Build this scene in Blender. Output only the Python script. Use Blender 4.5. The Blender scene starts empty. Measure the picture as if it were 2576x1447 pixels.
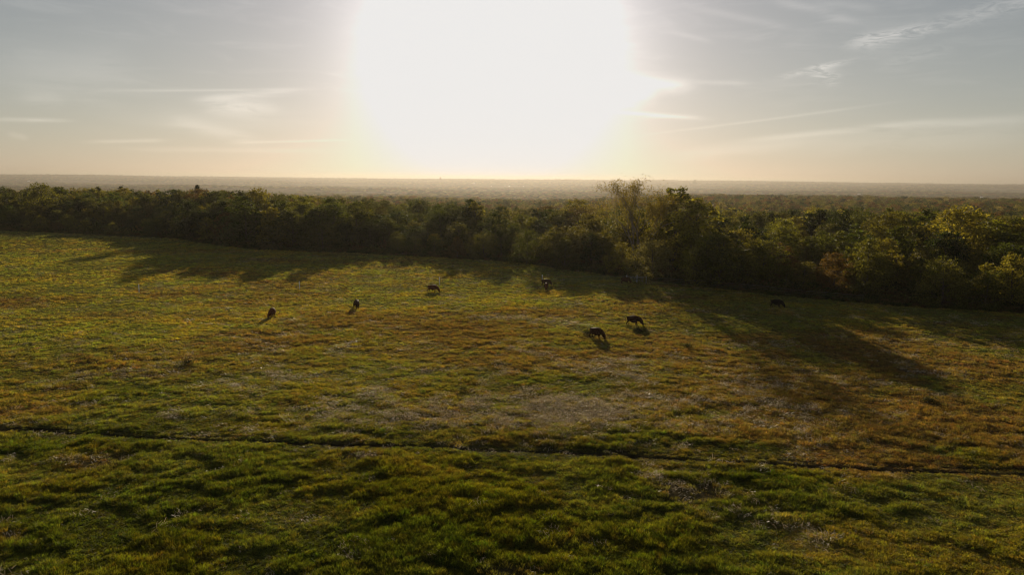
import bpy, bmesh, math, random
import numpy as np
from mathutils import Vector, Matrix, Euler

sc = bpy.context.scene
COL = sc.collection
R = math.radians

# ------------------------------------------------------------------ camera
PITCH, ROLL, LENS, CAMZ = 8.85, 0.575, 24.5, 20.0
cam_d = bpy.data.cameras.new("camera")
cam = bpy.data.objects.new("camera", cam_d)
COL.objects.link(cam)
cam_d.lens = LENS
cam_d.sensor_width = 36.0
cam_d.clip_start = 0.5
cam_d.clip_end = 60000.0
CAMROT = (Matrix.Rotation(R(90 - PITCH), 3, 'X') @ Matrix.Rotation(R(ROLL), 3, 'Z'))
cam.matrix_world = Matrix.Translation((0, 0, CAMZ)) @ CAMROT.to_4x4()
sc.camera = cam
FPX = LENS / 36.0 * 2576.0


def ray(px, py):
    """direction of a photo point given in a 2576 x 1447 copy of the photograph"""
    return CAMROT @ Vector(((px - 1288) / FPX, (723.5 - py) / FPX, -1.0))


def at(px, py, z=0.0):
    d = ray(px, py)
    t = (z - CAMZ) / d.z
    return Vector((d.x * t, d.y * t, z))


CINV = np.array(CAMROT.transposed())


def proj(P):
    """world points -> photo coordinates (only used to rank trees by size)"""
    q = (np.asarray(P, float) - np.array([0, 0, CAMZ])) @ CINV.T
    return 1288 + FPX * q[:, 0] / -q[:, 2], 723.5 - FPX * q[:, 1] / -q[:, 2]


# ------------------------------------------------------------------ sun, sky, exposure
sdir = ray(1238, 100).normalized()
SUN_EL = math.asin(sdir.z)
SUN_AZ = math.atan2(sdir.x, sdir.y)          # from +Y towards +X
sun_d = bpy.data.lights.new("sun", 'SUN')
sun = bpy.data.objects.new("sun", sun_d)
COL.objects.link(sun)
sun_d.energy = 5.0
sun_d.angle = R(0.5)
sun_d.color = (1.0, 0.835, 0.60)
sun.rotation_euler = sdir.to_track_quat('Z', 'Y').to_euler()

sc.view_settings.view_transform = 'Standard'
sc.view_settings.look = 'None'
sc.view_settings.gamma = 1.0
sc.view_settings.exposure = 0.0
sc.view_settings.use_curve_mapping = False

world = bpy.data.worlds.new("World")
sc.world = world
world.use_nodes = True
world.cycles.sampling_method = 'MANUAL'
world.cycles.sample_map_resolution = 1024
wt = world.node_tree
wt.nodes.clear()


class NG:
    """tiny helper to write node graphs as expressions"""
    def __init__(self, tree):
        self.t = tree

    def node(self, kind, **kw):
        n = self.t.nodes.new(kind)
        for k, v in kw.items():
            setattr(n, k, v)
        return n

    def put(self, sock, v):
        if isinstance(v, bpy.types.NodeSocket):
            self.t.links.new(v, sock)
        elif isinstance(v, (tuple, list)) and sock.type == 'RGBA' and len(v) == 3:
            sock.default_value = (*v, 1)
        else:
            sock.default_value = v

    def m(self, op, a, b=0.0, c=None, clamp=False):
        n = self.node('ShaderNodeMath', operation=op, use_clamp=clamp)
        self.put(n.inputs[0], a)
        if len(n.inputs) > 1:
            self.put(n.inputs[1], b)
        if c is not None:
            self.put(n.inputs[2], c)
        return n.outputs[0]

    def v(self, op, a, b=(0, 0, 0), s=None):
        n = self.node('ShaderNodeVectorMath', operation=op)
        self.put(n.inputs[0], a)
        self.put(n.inputs[1], b)
        if s is not None:
            self.put(n.inputs['Scale'], s)
        return n.outputs['Value' if op in ('DOT_PRODUCT', 'LENGTH') else 'Vector']

    def mix(self, f, a, b, mode='MIX'):
        n = self.node('ShaderNodeMix', data_type='RGBA', blend_type=mode, clamp_factor=True)
        self.put(n.inputs['Factor'], f)
        self.put(n.inputs[6], a)
        self.put(n.inputs[7], b)
        return n.outputs[2]

    def noise(self, vec, scale, detail=3.0, rough=0.5, dist=0.0):
        n = self.node('ShaderNodeTexNoise')
        if vec is not None:
            self.put(n.inputs['Vector'], vec)
        self.put(n.inputs['Scale'], scale)
        self.put(n.inputs['Detail'], detail)
        self.put(n.inputs['Roughness'], rough)
        self.put(n.inputs['Distortion'], dist)
        return n.outputs['Fac']

    def ss(self, x, a, b):
        n = self.node('ShaderNodeMapRange', interpolation_type='SMOOTHSTEP')
        self.put(n.inputs[0], x)
        n.inputs[1].default_value, n.inputs[2].default_value = a, b
        return n.outputs[0]

    def comb(self, x, y, z=0.0):
        n = self.node('ShaderNodeCombineXYZ')
        for i, q in enumerate((x, y, z)):
            self.put(n.inputs[i], q)
        return n.outputs[0]


SKY_STRENGTH = 0.085
g = NG(wt)
tc = g.node('ShaderNodeTexCoord')
d_ = g.v('NORMALIZE', tc.outputs['Generated'])
sep = g.node('ShaderNodeSeparateXYZ')
g.put(sep.inputs[0], d_)
el = g.m('MULTIPLY', g.m('ARCSINE', sep.outputs[2]), 180 / math.pi)
az = g.m('MULTIPLY', g.m('ARCTAN2', sep.outputs[0], sep.outputs[1]), 180 / math.pi)
ang = g.m('MULTIPLY', g.m('ARCCOSINE', g.m('MINIMUM', g.v('DOT_PRODUCT', d_, tuple(sdir)), 0.999999)), 180 / math.pi)
sky = g.node('ShaderNodeTexSky', sky_type='NISHITA')
sky.sun_disc = False
sky.sun_elevation = SUN_EL
sky.sun_rotation = SUN_AZ
sky.altitude = 200
sky.air_density = 1.0
sky.dust_density = 0.5
sky.ozone_density = 1.0
base = g.v('MULTIPLY', sky.outputs[0], (SKY_STRENGTH,) * 3)
lum = g.v('DOT_PRODUCT', base, (.3, .55, .15))
base = g.v('ADD', g.v('SCALE', base, s=.50), g.v('SCALE', (1.06, 1.0, .965), s=g.m('MULTIPLY', lum, .57)))
base = g.v('SCALE', base, s=g.m('DIVIDE', 1.0, g.m('ADD', 1.0, g.m('MULTIPLY', lum, 0.95))))    # soft shoulder in the sky colour holds the bright part near the sun down

# thin cirrus: soft streaks in the high sky, laid out by azimuth and elevation
def azel(px, py):
    d = ray(px, py).normalized()
    return math.degrees(math.atan2(d.x, d.y)), math.degrees(math.asin(d.z))


wisp = g.noise(g.comb(g.m('MULTIPLY', az, 0.16), g.m('MULTIPLY', el, 0.9), 3.1), 1.0, 6.0, 0.62, 0.6)
fine = g.noise(g.comb(g.m('MULTIPLY', az, 0.55), g.m('MULTIPLY', el, 2.2), 8.2), 1.0, 5.0, 0.65, 1.2)
cloud = None
STREAKS = [  # x0, y0, x1, y1 (ends of the streak), half-width px, weight, crispness
    (500, 250, 740, 228, 8, .55, 0), (510, 262, 690, 272, 16, .75, 0), (300, 226, 760, 224, 3, .35, 0),
    (430, 300, 640, 350, 16, .40, 0), (-60, 300, 165, 303, 4, .70, 0), (225, 356, 420, 352, 4, .40, 0),
    (20, 335, 70, 346, 6, .25, 0), (300, 375, 800, 377, 6, .22, 0), (600, 358, 860, 352, 3, .35, 0),
    (0, 190, 330, 170, 50, .26, 0), (60, 250, 160, 250, 16, .22, 0), (330, 300, 760, 290, 26, .16, 0),
    (2140, 108, 2350, 68, 14, .95, 1), (2350, 60, 2480, 30, 16, .40, 1), (2460, 30, 2620, -5, 14, .60, 1),
    (1970, 192, 2140, 152, 6, .70, 1), (2040, 178, 2110, 200, 16, .65, 1), (2220, 160, 2400, 120, 14, .22, 1),
    (1560, 205, 1740, 214, 16, .90, 0), (1500, 240, 1640, 232, 26, .70, 0), (1560, 283, 1760, 296, 5, .70, 0), (1740, 205, 1880, 208, 5, .30, 0),
    (1880, 352, 2330, 308, 6, .42, 0), (2200, 318, 2640, 296, 10, .38, 0), (1650, 335, 2210, 262, 3, .26, 0),
    (1700, 390, 2060, 350, 14, .28, 0), (2000, 360, 2600, 330, 26, .25, 0),
    (1690, 80, 1790, 104, 6, .25, 0), (1740, 18, 1980, 66, 8, .25, 0), (1950, 0, 2150, 50, 10, .40, 0), (2050, 5, 2200, 20, 10, .25, 0)]
for x0, y0, x1, y1, hw, wgt, crisp in STREAKS:
    a0, e0 = azel(x0, y0)
    a1, e1 = azel(x1, y1)
    ca, ce = (a0 + a1) / 2, (e0 + e1) / 2
    L = math.hypot(a1 - a0, e1 - e0) / 2
    th = math.atan2(e1 - e0, a1 - a0)
    w_ = hw / FPX * 57.3
    da = g.m('SUBTRACT', az, ca)
    de = g.m('SUBTRACT', el, ce)
    u = g.m('ADD', g.m('MULTIPLY', da, math.cos(th) / L), g.m('MULTIPLY', de, math.sin(th) / L))
    q = g.m('ADD', g.m('MULTIPLY', da, -math.sin(th) / w_), g.m('MULTIPLY', de, math.cos(th) / w_))
    q = g.m('ADD', q, g.m('MULTIPLY', g.m('SUBTRACT', wisp, 0.5), 1.5 if not crisp else 1.0))
    r2 = g.m('ADD', g.m('MULTIPLY', g.m('MULTIPLY', u, u), g.m('MULTIPLY', u, u)), g.m('MULTIPLY', q, q))
    s = g.m('MULTIPLY', g.m('EXPONENT', g.m('MULTIPLY', r2, -1.0)), wgt)
    s = g.m('MULTIPLY', s, g.ss(fine, 0.36, 0.60) if crisp else g.ss(wisp, 0.18, 0.52))
    cloud = s if cloud is None else g.m('ADD', cloud, s)
veil = g.m('MULTIPLY', g.m('MULTIPLY', g.ss(wisp, 0.45, 0.8), 0.22), g.ss(el, 1.0, 10.0))
cloud = g.m('ADD', cloud, veil, clamp=True)
# lens bloom round the sun painted into the sky colour: bright core, wide halo
core = g.m('EXPONENT', g.m('MULTIPLY', g.m('POWER', g.m('DIVIDE', ang, 9.1), 2.3), -1.0))
halo = g.m('EXPONENT', g.m('MULTIPLY', g.m('POWER', g.m('DIVIDE', ang, 17.0), 2.4), -1.0))
glow = g.v('ADD', g.v('SCALE', (1.0, 0.98, 0.96), s=g.m('MULTIPLY', core, 0.86)), g.v('SCALE', (0.080, 0.066, 0.110), s=halo))
skyc = g.v('ADD', base, glow)
cl_col = g.v('ADD', (0.10, 0.085, 0.07), g.v('SCALE', (0.55, 0.5, 0.46), s=g.m('ADD', 0.30, g.m('MULTIPLY', g.m('EXPONENT', g.m('MULTIPLY', ang, -0.045)), 0.75))))
skyc = g.v('ADD', skyc, g.v('SCALE', cl_col, s=g.m('MULTIPLY', cloud, 0.60)))
skyc = g.v('MINIMUM', skyc, (0.84, 0.83, 0.82))
bg = g.node('ShaderNodeBackground')
g.put(bg.inputs['Color'], skyc)
bg.inputs['Strength'].default_value = 1.0
out = g.node('ShaderNodeOutputWorld')
wt.links.new(bg.outputs[0], out.inputs[0])

sc.cycles.use_denoising = True
sc.cycles.pixel_filter_type = 'BLACKMAN_HARRIS'
sc.cycles.filter_width = 1.2
sc.cycles.denoiser = 'OPENIMAGEDENOISE'
sc.cycles.max_bounces = 6
sc.cycles.diffuse_bounces = 3
sc.cycles.glossy_bounces = 2
sc.cycles.transmission_bounces = 3
sc.cycles.volume_bounces = 0
sc.cycles.use_adaptive_sampling = False
sc.cycles.sample_clamp_indirect = 4.0
sc.cycles.sample_clamp_direct = 6.0

# ------------------------------------------------------------------ noise for the terrain (numpy)
def vnoise(x, y, seed):
    xi, yi = np.floor(x).astype(np.int64), np.floor(y).astype(np.int64)
    fx, fy = x - xi, y - yi
    fx, fy = fx * fx * (3 - 2 * fx), fy * fy * (3 - 2 * fy)

    def h(i, j):
        n = (i * 374761393 + j * 668265263 + seed * 974711) & 0x7fffffff
        n = ((n ^ (n >> 13)) * 1274126177) & 0x7fffffff
        n = ((n ^ (n >> 16)) * 461845907) & 0x7fffffff
        return (n ^ (n >> 15)) / 0x7fffffff
    a, b, c, d = h(xi, yi), h(xi + 1, yi), h(xi, yi + 1), h(xi + 1, yi + 1)
    return (a * (1 - fx) + b * fx) * (1 - fy) + (c * (1 - fx) + d * fx) * fy


def fbm(x, y, wl, seed, octv=4, gain=0.5):
    s, a, t = 0.0, 1.0, 0.0
    for k in range(octv):
        s = s + a * vnoise(x / wl * 2 ** k + 17.3 * k, y / wl * 2 ** k - 9.1 * k, seed + k)
        t += a
        a *= gain
    return s / t


def sstep(x, a, b):
    t = np.clip((x - a) / (b - a), 0, 1)
    return t * t * (3 - 2 * t)


def interp_poly(pts):
    xs = np.array([p.x for p in pts])
    ys = np.array([p.y for p in pts])
    o = np.argsort(xs)
    return lambda x: np.interp(x, xs[o], ys[o])


# edge of the wood (where the outermost bushes stand)
EDGE = interp_poly([at(*p) for p in ((-900, 566), (-300, 574), (0, 580), (450, 597), (640, 628), (970, 641), (1290, 658),
                                     (1630, 702), (1930, 735), (2250, 762), (2576, 782), (3000, 800), (3600, 830))])
# how far the shade of the wood reaches into the field, carried to the world
SHADE = interp_poly([at(*p) for p in ((-900, 575), (-200, 585), (0, 592), (250, 599), (285, 617), (350, 650), (318, 698), (560, 702), (700, 694), (960, 694),
                                      (985, 664), (1040, 668), (1095, 690), (1250, 702), (1290, 738), (1400, 750), (1590, 772), (1650, 812),
                                      (1760, 834), (1860, 868), (2010, 896), (2235, 925), (2210, 850), (2300, 850), (2450, 866), (2576, 876), (3200, 910))])


def blob(x, y, cx, cy, rx, ry):
    """soft patch of the field, placed by a photo point"""
    c = at(cx, cy)
    a, b = at(cx + rx, cy), at(cx, cy - ry)
    wx, wy = abs(a.x - c.x), abs(b.y - c.y)
    jx = (fbm(x, y, 5.0, 90, 3) - 0.5) * 1.3
    u, v = (x - c.x) / wx + jx, (y - c.y) / wy + jx
    return np.exp(-(u * u + v * v))


RUT_A = interp_poly([at(*p) for p in ((-400, 1073), (0, 1084), (250, 1097), (500, 1108), (800, 1117), (1150, 1127), (1500, 1140), (1900, 1164), (2250, 1180), (2576, 1190), (3000, 1198))])
RUT_B = interp_poly([at(*p) for p in ((-400, 1062), (0, 1078), (250, 1088), (500, 1097), (800, 1112), (1150, 1120), (1500, 1131), (1900, 1152), (2250, 1168), (2576, 1178), (3000, 1186))])


def rut(x, y):
    w = (fbm(x, y, 4.0, 61, 2) - 0.5) * 0.35
    a = np.exp(-((y - RUT_A(x) + w) / 0.38) ** 4) * (.85 + .15 * sstep(fbm(x, y, 5.0, 63, 2), .35, .55))
    b = np.exp(-((y - RUT_B(x) + w) / 0.28) ** 4) * (0.35 + 0.65 * sstep(fbm(x, y, 9.0, 62, 2), .4, .6))
    return np.maximum(a, b)


def tussock(x, y):
    """0..1 field of grass hummocks; long axis across the slope"""
    wx = x + (fbm(x, y, 3.0, 31, 2) - .5) * 1.8
    wy = y + (fbm(x, y, 3.0, 32, 2) - .5) * 1.8
    n = .62 * fbm(wx * 0.72, wy, 1.05, 33, 3, 0.55) + .38 * fbm(x, y, 4.5, 35, 2)
    return sstep(n, 0.36, 0.66)


def height(x, y):
    r = np.hypot(x, y)
    near = 1 - sstep(r, 320, 700)
    h = (fbm(x, y, 60.0, 3, 3) - 0.5) * 1.0 * near
    lush = field_masks(x, y)[0]
    h = h + tussock(x, y) * (0.06 + 0.10 * lush) * (1 - sstep(r, 170, 300))
    h = h - rut(x, y) * 0.12
    d = y - EDGE(x)
    side = sstep(x / np.maximum(y, 1.0), .02, .30)
    h = h - (18.0 * sstep(d, 30, 420) * (1 - .25 * side) + 45.0 * sstep(d, 300, 2600 + 1500 * side)) * (y > 0)
    far = sstep(r, 1500, 6000)
    h = h + far * (fbm(x, y, 2300.0, 5, 4) - 0.5) * 62.0 + sstep(r, 6500, 15500) * 66.0
    return h


def onto(px, py):
    """where the view ray of a photo point meets the terrain"""
    d = ray(px, py)
    t = np.geomspace(30, 26000, 3000) / d.y
    x, y, z = d.x * t, d.y * t, CAMZ + d.z * t
    below = np.nonzero(z < height(x, y))[0]
    k = below[0] if len(below) else len(t) - 1
    return Vector((x[k], y[k], height(x[k:k + 1], y[k:k + 1])[0]))


BL = {
    'lush': [(1000, 1330, 1300, 230, 1.0), (250, 1110, 330, 60, .9), (300, 990, 130, 25, .8), (2350, 1350, 260, 90, 1.0), (1880, 1205, 230, 45, 1.0),
             (1500, 1120, 180, 14, .7), (1780, 1042, 80, 16, .7), (1380, 960, 110, 12, .5), (420, 1240, 700, 90, .8), (1500, 1400, 600, 120, .9)],
    'rust': [(1900, 1060, 700, 120, .6), (1700, 1170, 900, 40, .4), (90, 1040, 170, 45, 1.1), (700, 855, 230, 40, .9), (1000, 830, 260, 50, .6), (2330, 900, 330, 60, 1.3), (2250, 1050, 450, 100, 1.25), (2000, 1000, 300, 90, .95),
             (1250, 900, 300, 30, .6), (600, 735, 380, 16, .55), (180, 755, 220, 18, .6), (1350, 780, 170, 16, .55), (2480, 1150, 250, 60, .8),
             (1350, 1115, 420, 20, .6), (1700, 880, 240, 30, .5), (1100, 1170, 420, 26, .55), (1500, 1190, 300, 22, .6)],
    'dry': [(1340, 1045, 330, 55, 1.2), (900, 1065, 520, 40, .7), (1750, 1080, 330, 55, .75), (1850, 1000, 280, 60, .4), (1700, 930, 330, 40, .4),
            (1900, 1290, 150, 45, .5), (2050, 1350, 200, 40, .45), (1720, 1190, 150, 35, .6), (850, 1395, 110, 25, .5), (1270, 800, 280, 14, .4), (1000, 1010, 300, 40, .4)],
    'dirt': [(200, 1175, 170, 32, 1.1), (110, 1210, 120, 18, .7), (1560, 1250, 110, 20, .6), (880, 1150, 160, 14, .7), (1740, 1230, 110, 36, .8), (50, 1350, 90, 20, .5), (1290, 1430, 120, 22, .6),
             (1130, 735, 60, 10, .5), (1380, 795, 90, 8, .4), (2420, 1220, 180, 26, .3)]}
_FM = {}


def field_masks(x, y):
    key = (x.shape, float(np.sum(x[:50])), float(np.sum(y[-50:])))
    if key in _FM:
        return _FM[key]
    res = []
    for k in ('lush', 'rust', 'dry', 'dirt'):
        s = np.zeros_like(x)
        for cx, cy, rx, ry, wgt in BL[k]:
            s = np.maximum(s, wgt * blob(x, y, cx, cy, rx, ry))
        res.append(s)
    lush, rust, dry, dirt = res
    n1, n2, n3 = fbm(x * .5, y, 11.0, 11, 4, .55), fbm(x * .6, y, 9.0, 12, 4, .6), fbm(x, y, 4.0, 13, 4, .6)
    rust = sstep(n1 * .75 + .25 * fbm(x, y, 1.3, 15, 2) + 0.46 * rust - 0.36 * lush, 0.46, 0.80)
    dry = np.clip(sstep(n3 * .7 + .3 * fbm(x, y, 1.1, 14, 2) + 0.38 * dry - .24 * lush, 0.48, 1.0), 0, 1)
    dirt = sstep(n2 * .8 + n3 * .2 + 0.42 * dirt, 0.66, 0.86)
    track = np.exp(-((y - .5 * (RUT_A(x) + RUT_B(x))) / 1.5) ** 2)
    dirt = np.maximum(dirt, .55 * track * sstep(n3, .35, .6))
    lush = np.clip(lush, 0, 1) * sstep(n2, .25, .45)
    _FM[key] = (lush, rust, dry, dirt)
    return _FM[key]


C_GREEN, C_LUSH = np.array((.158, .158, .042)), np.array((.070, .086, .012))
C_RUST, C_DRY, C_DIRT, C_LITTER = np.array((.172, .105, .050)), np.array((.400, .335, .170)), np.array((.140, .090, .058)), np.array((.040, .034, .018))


def grass_colour(x, y):
    lush, rust, dry, dirt = field_masks(x, y)
    n = fbm(x, y, 2.2, 21, 3)
    c = C_GREEN[None] * (1 - lush[:, None]) + C_LUSH[None] * lush[:, None]
    c = c * (0.72 + 0.56 * n[:, None])
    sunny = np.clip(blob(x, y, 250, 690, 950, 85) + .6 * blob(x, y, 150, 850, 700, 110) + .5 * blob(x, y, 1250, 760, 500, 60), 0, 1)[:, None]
    c = c * (1 + sunny * np.array((.46, .42, .28))[None])       # yellower turf on the left, its backlit brightness painted into the colour
    yel = sstep(fbm(x, y, 6.0, 22, 3), .45, .7)[:, None]
    c = c * (1 + yel * np.array((.35, .12, -.1))[None])
    for k, cc, s in ((rust, C_RUST, .85), (dry, C_DRY, .48), (dirt, C_DIRT, .6)):
        f = (k * s)[:, None]
        c = c * (1 - f) + cc[None] * (0.75 + .5 * n[:, None]) * f
    return c


# ------------------------------------------------------------------ object helpers
def tag(o, label=None, cat=None, group=None, kind=None):
    if label: o['label'] = label
    if cat: o['category'] = cat
    if group: o['group'] = group
    if kind: o['kind'] = kind
    return o


def link(o, parent=None):
    COL.objects.link(o)
    if parent is not None:
        o.parent = parent
    return o


def empty(name, loc, rz=0.0, s=1.0):
    o = bpy.data.objects.new(name, None)
    o.empty_display_size = 0.3
    COL.objects.link(o)
    o.location = loc
    o.rotation_euler = (0, 0, rz)
    o.scale = (s, s, s) if not isinstance(s, tuple) else s
    return o


class MB:
    """collects simple shapes for one mesh"""
    def __init__(self):
        self.v, self.f = [], []

    def box(self, x0, x1, y0, y1, z0, z1):
        b = len(self.v)
        self.v += [(x0, y0, z0), (x1, y0, z0), (x1, y1, z0), (x0, y1, z0), (x0, y0, z1), (x1, y0, z1), (x1, y1, z1), (x0, y1, z1)]
        self.f += [tuple(b + i for i in q) for q in ((0, 3, 2, 1), (4, 5, 6, 7), (0, 1, 5, 4), (1, 2, 6, 5), (2, 3, 7, 6), (3, 0, 4, 7))]

    def tube(self, pts, rad, n=6, cap=True):
        pts = [Vector(p) for p in pts]
        b = len(self.v)
        for i, p in enumerate(pts):
            t = (pts[min(i + 1, len(pts) - 1)] - pts[max(i - 1, 0)]).normalized()
            a = t.orthogonal().normalized() if abs(t.z) > .9 else t.cross(Vector((0, 0, 1))).normalized()
            c = t.cross(a)
            r = rad[i] if isinstance(rad, (list, tuple)) else rad
            for k in range(n):
                q = 2 * math.pi * k / n
                self.v.append(tuple(p + a * (r * math.cos(q)) + c * (r * math.sin(q))))
        for i in range(len(pts) - 1):
            for k in range(n):
                k2 = (k + 1) % n
                self.f.append((b + i * n + k, b + i * n + k2, b + (i + 1) * n + k2, b + (i + 1) * n + k))
        if cap:
            self.f.append(tuple(b + k for k in reversed(range(n))))
            e = b + (len(pts) - 1) * n
            self.f.append(tuple(e + k for k in range(n)))

    def poly(self, pts):
        b = len(self.v)
        self.v += [tuple(p) for p in pts]
        self.f.append(tuple(range(b, b + len(pts))))

    def mesh(self, name, mat, smooth=False):
        me = bpy.data.meshes.new(name)
        me.from_pydata(self.v, [], self.f)
        if mat: me.materials.append(mat)
        if smooth:
            me.polygons.foreach_set('use_smooth', [True] * len(me.polygons))
        return me

    def build(self, name, mat, parent=None, smooth=False):
        return link(bpy.data.objects.new(name, self.mesh(name, mat, smooth)), parent)


def np_mesh(name, verts, faces, mats=(), attrs=None, mat_index=None):
    """mesh from numpy arrays; faces is an (n, k) array"""
    me = bpy.data.meshes.new(name)
    k = faces.shape[1]
    me.vertices.add(len(verts))
    me.vertices.foreach_set('co', np.ascontiguousarray(verts, np.float32).ravel())
    me.loops.add(faces.size)
    me.loops.foreach_set('vertex_index', faces.astype(np.int32).ravel())
    me.polygons.add(len(faces))
    me.polygons.foreach_set('loop_start', np.arange(0, faces.size, k, dtype=np.int32))
    if mat_index is not None:
        me.polygons.foreach_set('material_index', mat_index.astype(np.int32))
    for m_ in mats:
        me.materials.append(m_)
    for nm, (typ, dom, arr) in (attrs or {}).items():
        a = me.attributes.new(nm, typ, dom)
        key = {'FLOAT': 'value', 'INT': 'value', 'FLOAT_VECTOR': 'vector', 'FLOAT_COLOR': 'color'}[typ]
        a.data.foreach_set(key, np.ascontiguousarray(arr).ravel())
    me.update(calc_edges=True)
    return me


def rgba(c):
    return np.concatenate([c, np.ones((len(c), 1))], 1).astype(np.float32)


# ------------------------------------------------------------------ materials
def new_mat(name):
    m_ = bpy.data.materials.new(name)
    m_.use_nodes = True
    m_.node_tree.nodes.clear()
    return m_, NG(m_.node_tree)


def finish(m_, n, shader, disp=None):
    o = n.node('ShaderNodeOutputMaterial')
    m_.node_tree.links.new(shader, o.inputs['Surface'])
    return m_


def leafy(name, src, trans=0.5, rough=0.55, spec=0.25, gain=1.0, tgain=(1.25, 1.2, .6), var=0.35):
    """thin leaves or blades: the far side of a blade glows when the sun is behind it"""
    m_, n = new_mat(name)
    if src == 'INSTANCER':
        a = n.node('ShaderNodeAttribute', attribute_type='INSTANCER', attribute_name='tint')
        col = a.outputs['Color']
    elif src == 'OBJECT':
        col = n.node('ShaderNodeObjectInfo').outputs['Color']
    else:
        col = n.node('ShaderNodeRGB').outputs[0]
        col.default_value = (*src, 1)
    t = n.node('ShaderNodeAttribute', attribute_type='GEOMETRY', attribute_name='tone').outputs['Fac']
    k = n.m('MULTIPLY', n.m('ADD', 1.0 - var, n.m('MULTIPLY', t, 2 * var)), gain)
    col = n.v('SCALE', col, s=k)
    p = n.node('ShaderNodeBsdfPrincipled')
    n.put(p.inputs['Base Color'], col)
    p.inputs['Roughness'].default_value = rough
    p.inputs['Specular IOR Level'].default_value = spec
    tr = n.node('ShaderNodeBsdfTranslucent')
    n.put(tr.inputs['Color'], n.v('MULTIPLY', col, tgain))
    mx = n.node('ShaderNodeMixShader')
    mx.inputs[0].default_value = trans
    m_.node_tree.links.new(p.outputs[0], mx.inputs[1])
    m_.node_tree.links.new(tr.outputs[0], mx.inputs[2])
    return finish(m_, n, mx.outputs[0])


def solid(name, col, rough=0.6, metal=0.0, nscale=3.0, namp=0.3, spec=0.4):
    m_, n = new_mat(name)
    co = n.node('ShaderNodeTexCoord').outputs['Object']
    f = n.noise(co, nscale, 4.0, 0.6)
    c2 = tuple(max(0.0, q * (1 - namp)) for q in col)
    c3 = tuple(min(1.0, q * (1 + namp)) for q in col)
    p = n.node('ShaderNodeBsdfPrincipled')
    n.put(p.inputs['Base Color'], n.mix(n.ss(f, .3, .7), c2, c3))
    n.put(p.inputs['Roughness'], rough)
    p.inputs['Metallic'].default_value = metal
    p.inputs['Specular IOR Level'].default_value = spec
    return finish(m_, n, p.outputs[0])


M_GRASS = leafy('grass_blades', 'INSTANCER', .58, .6, .2, 1.0, (1.8, 1.72, .5), .4)
M_STRAW = leafy('dry_straw', (.50, .41, .27), .35, .5, .38, 1.0, (1.1, 1.0, .8), .3)
M_CROWN = leafy('leaves', 'OBJECT', .58, .6, .12, 1.0, (1.6, 1.45, .42), .5)
M_CROWN_I = leafy('distant_leaves', 'INSTANCER', .52, .65, .08, 1.0, (1.6, 1.45, .42), .5)
M_BARK = solid('bark', (.085, .065, .048), .9, 0, 2.0, .4, .2)
M_PALEBARK = solid('pale_bark', (.20, .165, .125), .85, 0, 2.0, .35, .2)
M_WHITE = solid('white_paint', (.78, .79, .80), .45, 0, 4.0, .06)
M_WORNWHITE = solid('worn_white_paint', (.50, .51, .53), .6, 0, 4.0, .15)
M_STEEL = solid('dark_steel', (.07, .06, .05), .6, .3, 20.0, .3)
M_WIRE = solid('galvanised_wire', (.45, .44, .42), .35, .9, 20.0, .1)
M_ROOF = solid('bright_metal_roof', (.72, .74, .76), .22, 1.0, .4, .05)
M_BLUEROOF = solid('blue_grey_metal_roof', (.36, .42, .52), .35, .6, .4, .08)
M_WALL = solid('barn_wall', (.50, .47, .42), .7, 0, .5, .15)
M_DARKDOOR = solid('barn_door', (.09, .08, .075), .7, 0, 1.0, .2)
M_BRICK = solid('silo_concrete', (.26, .17, .11), .85, 0, .3, .2)


def ground_material():
    m_, n = new_mat('field_soil_and_turf')
    a = n.node('ShaderNodeAttribute', attribute_type='GEOMETRY', attribute_name='col')
    pos = n.node('ShaderNodeNewGeometry').outputs['Position']
    f1 = n.noise(pos, 2.6, 6.0, 0.7, 0.4)
    f2 = n.noise(pos, 0.02, 5.0, 0.6)
    col = n.v('SCALE', a.outputs['Color'], s=n.m('ADD', .55, n.m('MULTIPLY', n.ss(f1, .25, .75), .9)))
    col = n.v('SCALE', col, s=n.m('ADD', .7, n.m('MULTIPLY', n.ss(f2, .3, .7), .6)))
    p = n.node('ShaderNodeBsdfPrincipled')
    n.put(p.inputs['Base Color'], col)
    p.inputs['Roughness'].default_value = 1.0
    p.inputs['Specular IOR Level'].default_value = 0.0
    b = n.node('ShaderNodeBump')
    b.inputs['Strength'].default_value = .6
    b.inputs['Distance'].default_value = .08
    n.put(b.inputs['Height'], f1)
    m_.node_tree.links.new(b.outputs[0], p.inputs['Normal'])
    return finish(m_, n, p.outputs[0])


M_GROUND = ground_material()

# ------------------------------------------------------------------ ground: one sheet to the horizon
def clearing(x, y):
    """open meadows inside the far woods (0..1)"""
    c = np.zeros_like(x)
    for cx, cy, rx, ry in ((1850, 493, 130, 9), (2405, 497, 45, 2.0), (2560, 490, 40, 1.5), (300, 462, 200, 2.5), (600, 466, 120, 1.5), (1250, 468, 160, 3.0), (1990, 500, 70, 3), (100, 458, 80, 1.5)):
        c = np.maximum(c, blob_far(x, y, cx, cy, rx, ry))
    n = fbm(x, y, 700.0, 44, 3)
    c = np.maximum(c, sstep(n, .55, .58) * sstep(np.hypot(x, y), 1300, 1900))
    return c


_CL = {}


def blob_far(x, y, cx, cy, rx, ry):
    k = (cx, cy, rx, ry)
    if k not in _CL:
        _CL[k] = (onto(cx, cy), onto(cx, cy - ry), onto(cx, cy + ry))
    c, b0, b1 = _CL[k]
    wx, wy = rx / FPX * c.y, max(abs(b0.y - b1.y) / 2, 12.0)
    cyy = (b0.y + b1.y) / 2
    u, v = (x - c.x) / wx, (y - cyy) / wy
    return sstep(1.25 - (u * u + v * v) + (fbm(x, y, wy * .5, 45, 3) - .5) * .8, 0.0, 0.35)


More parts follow.
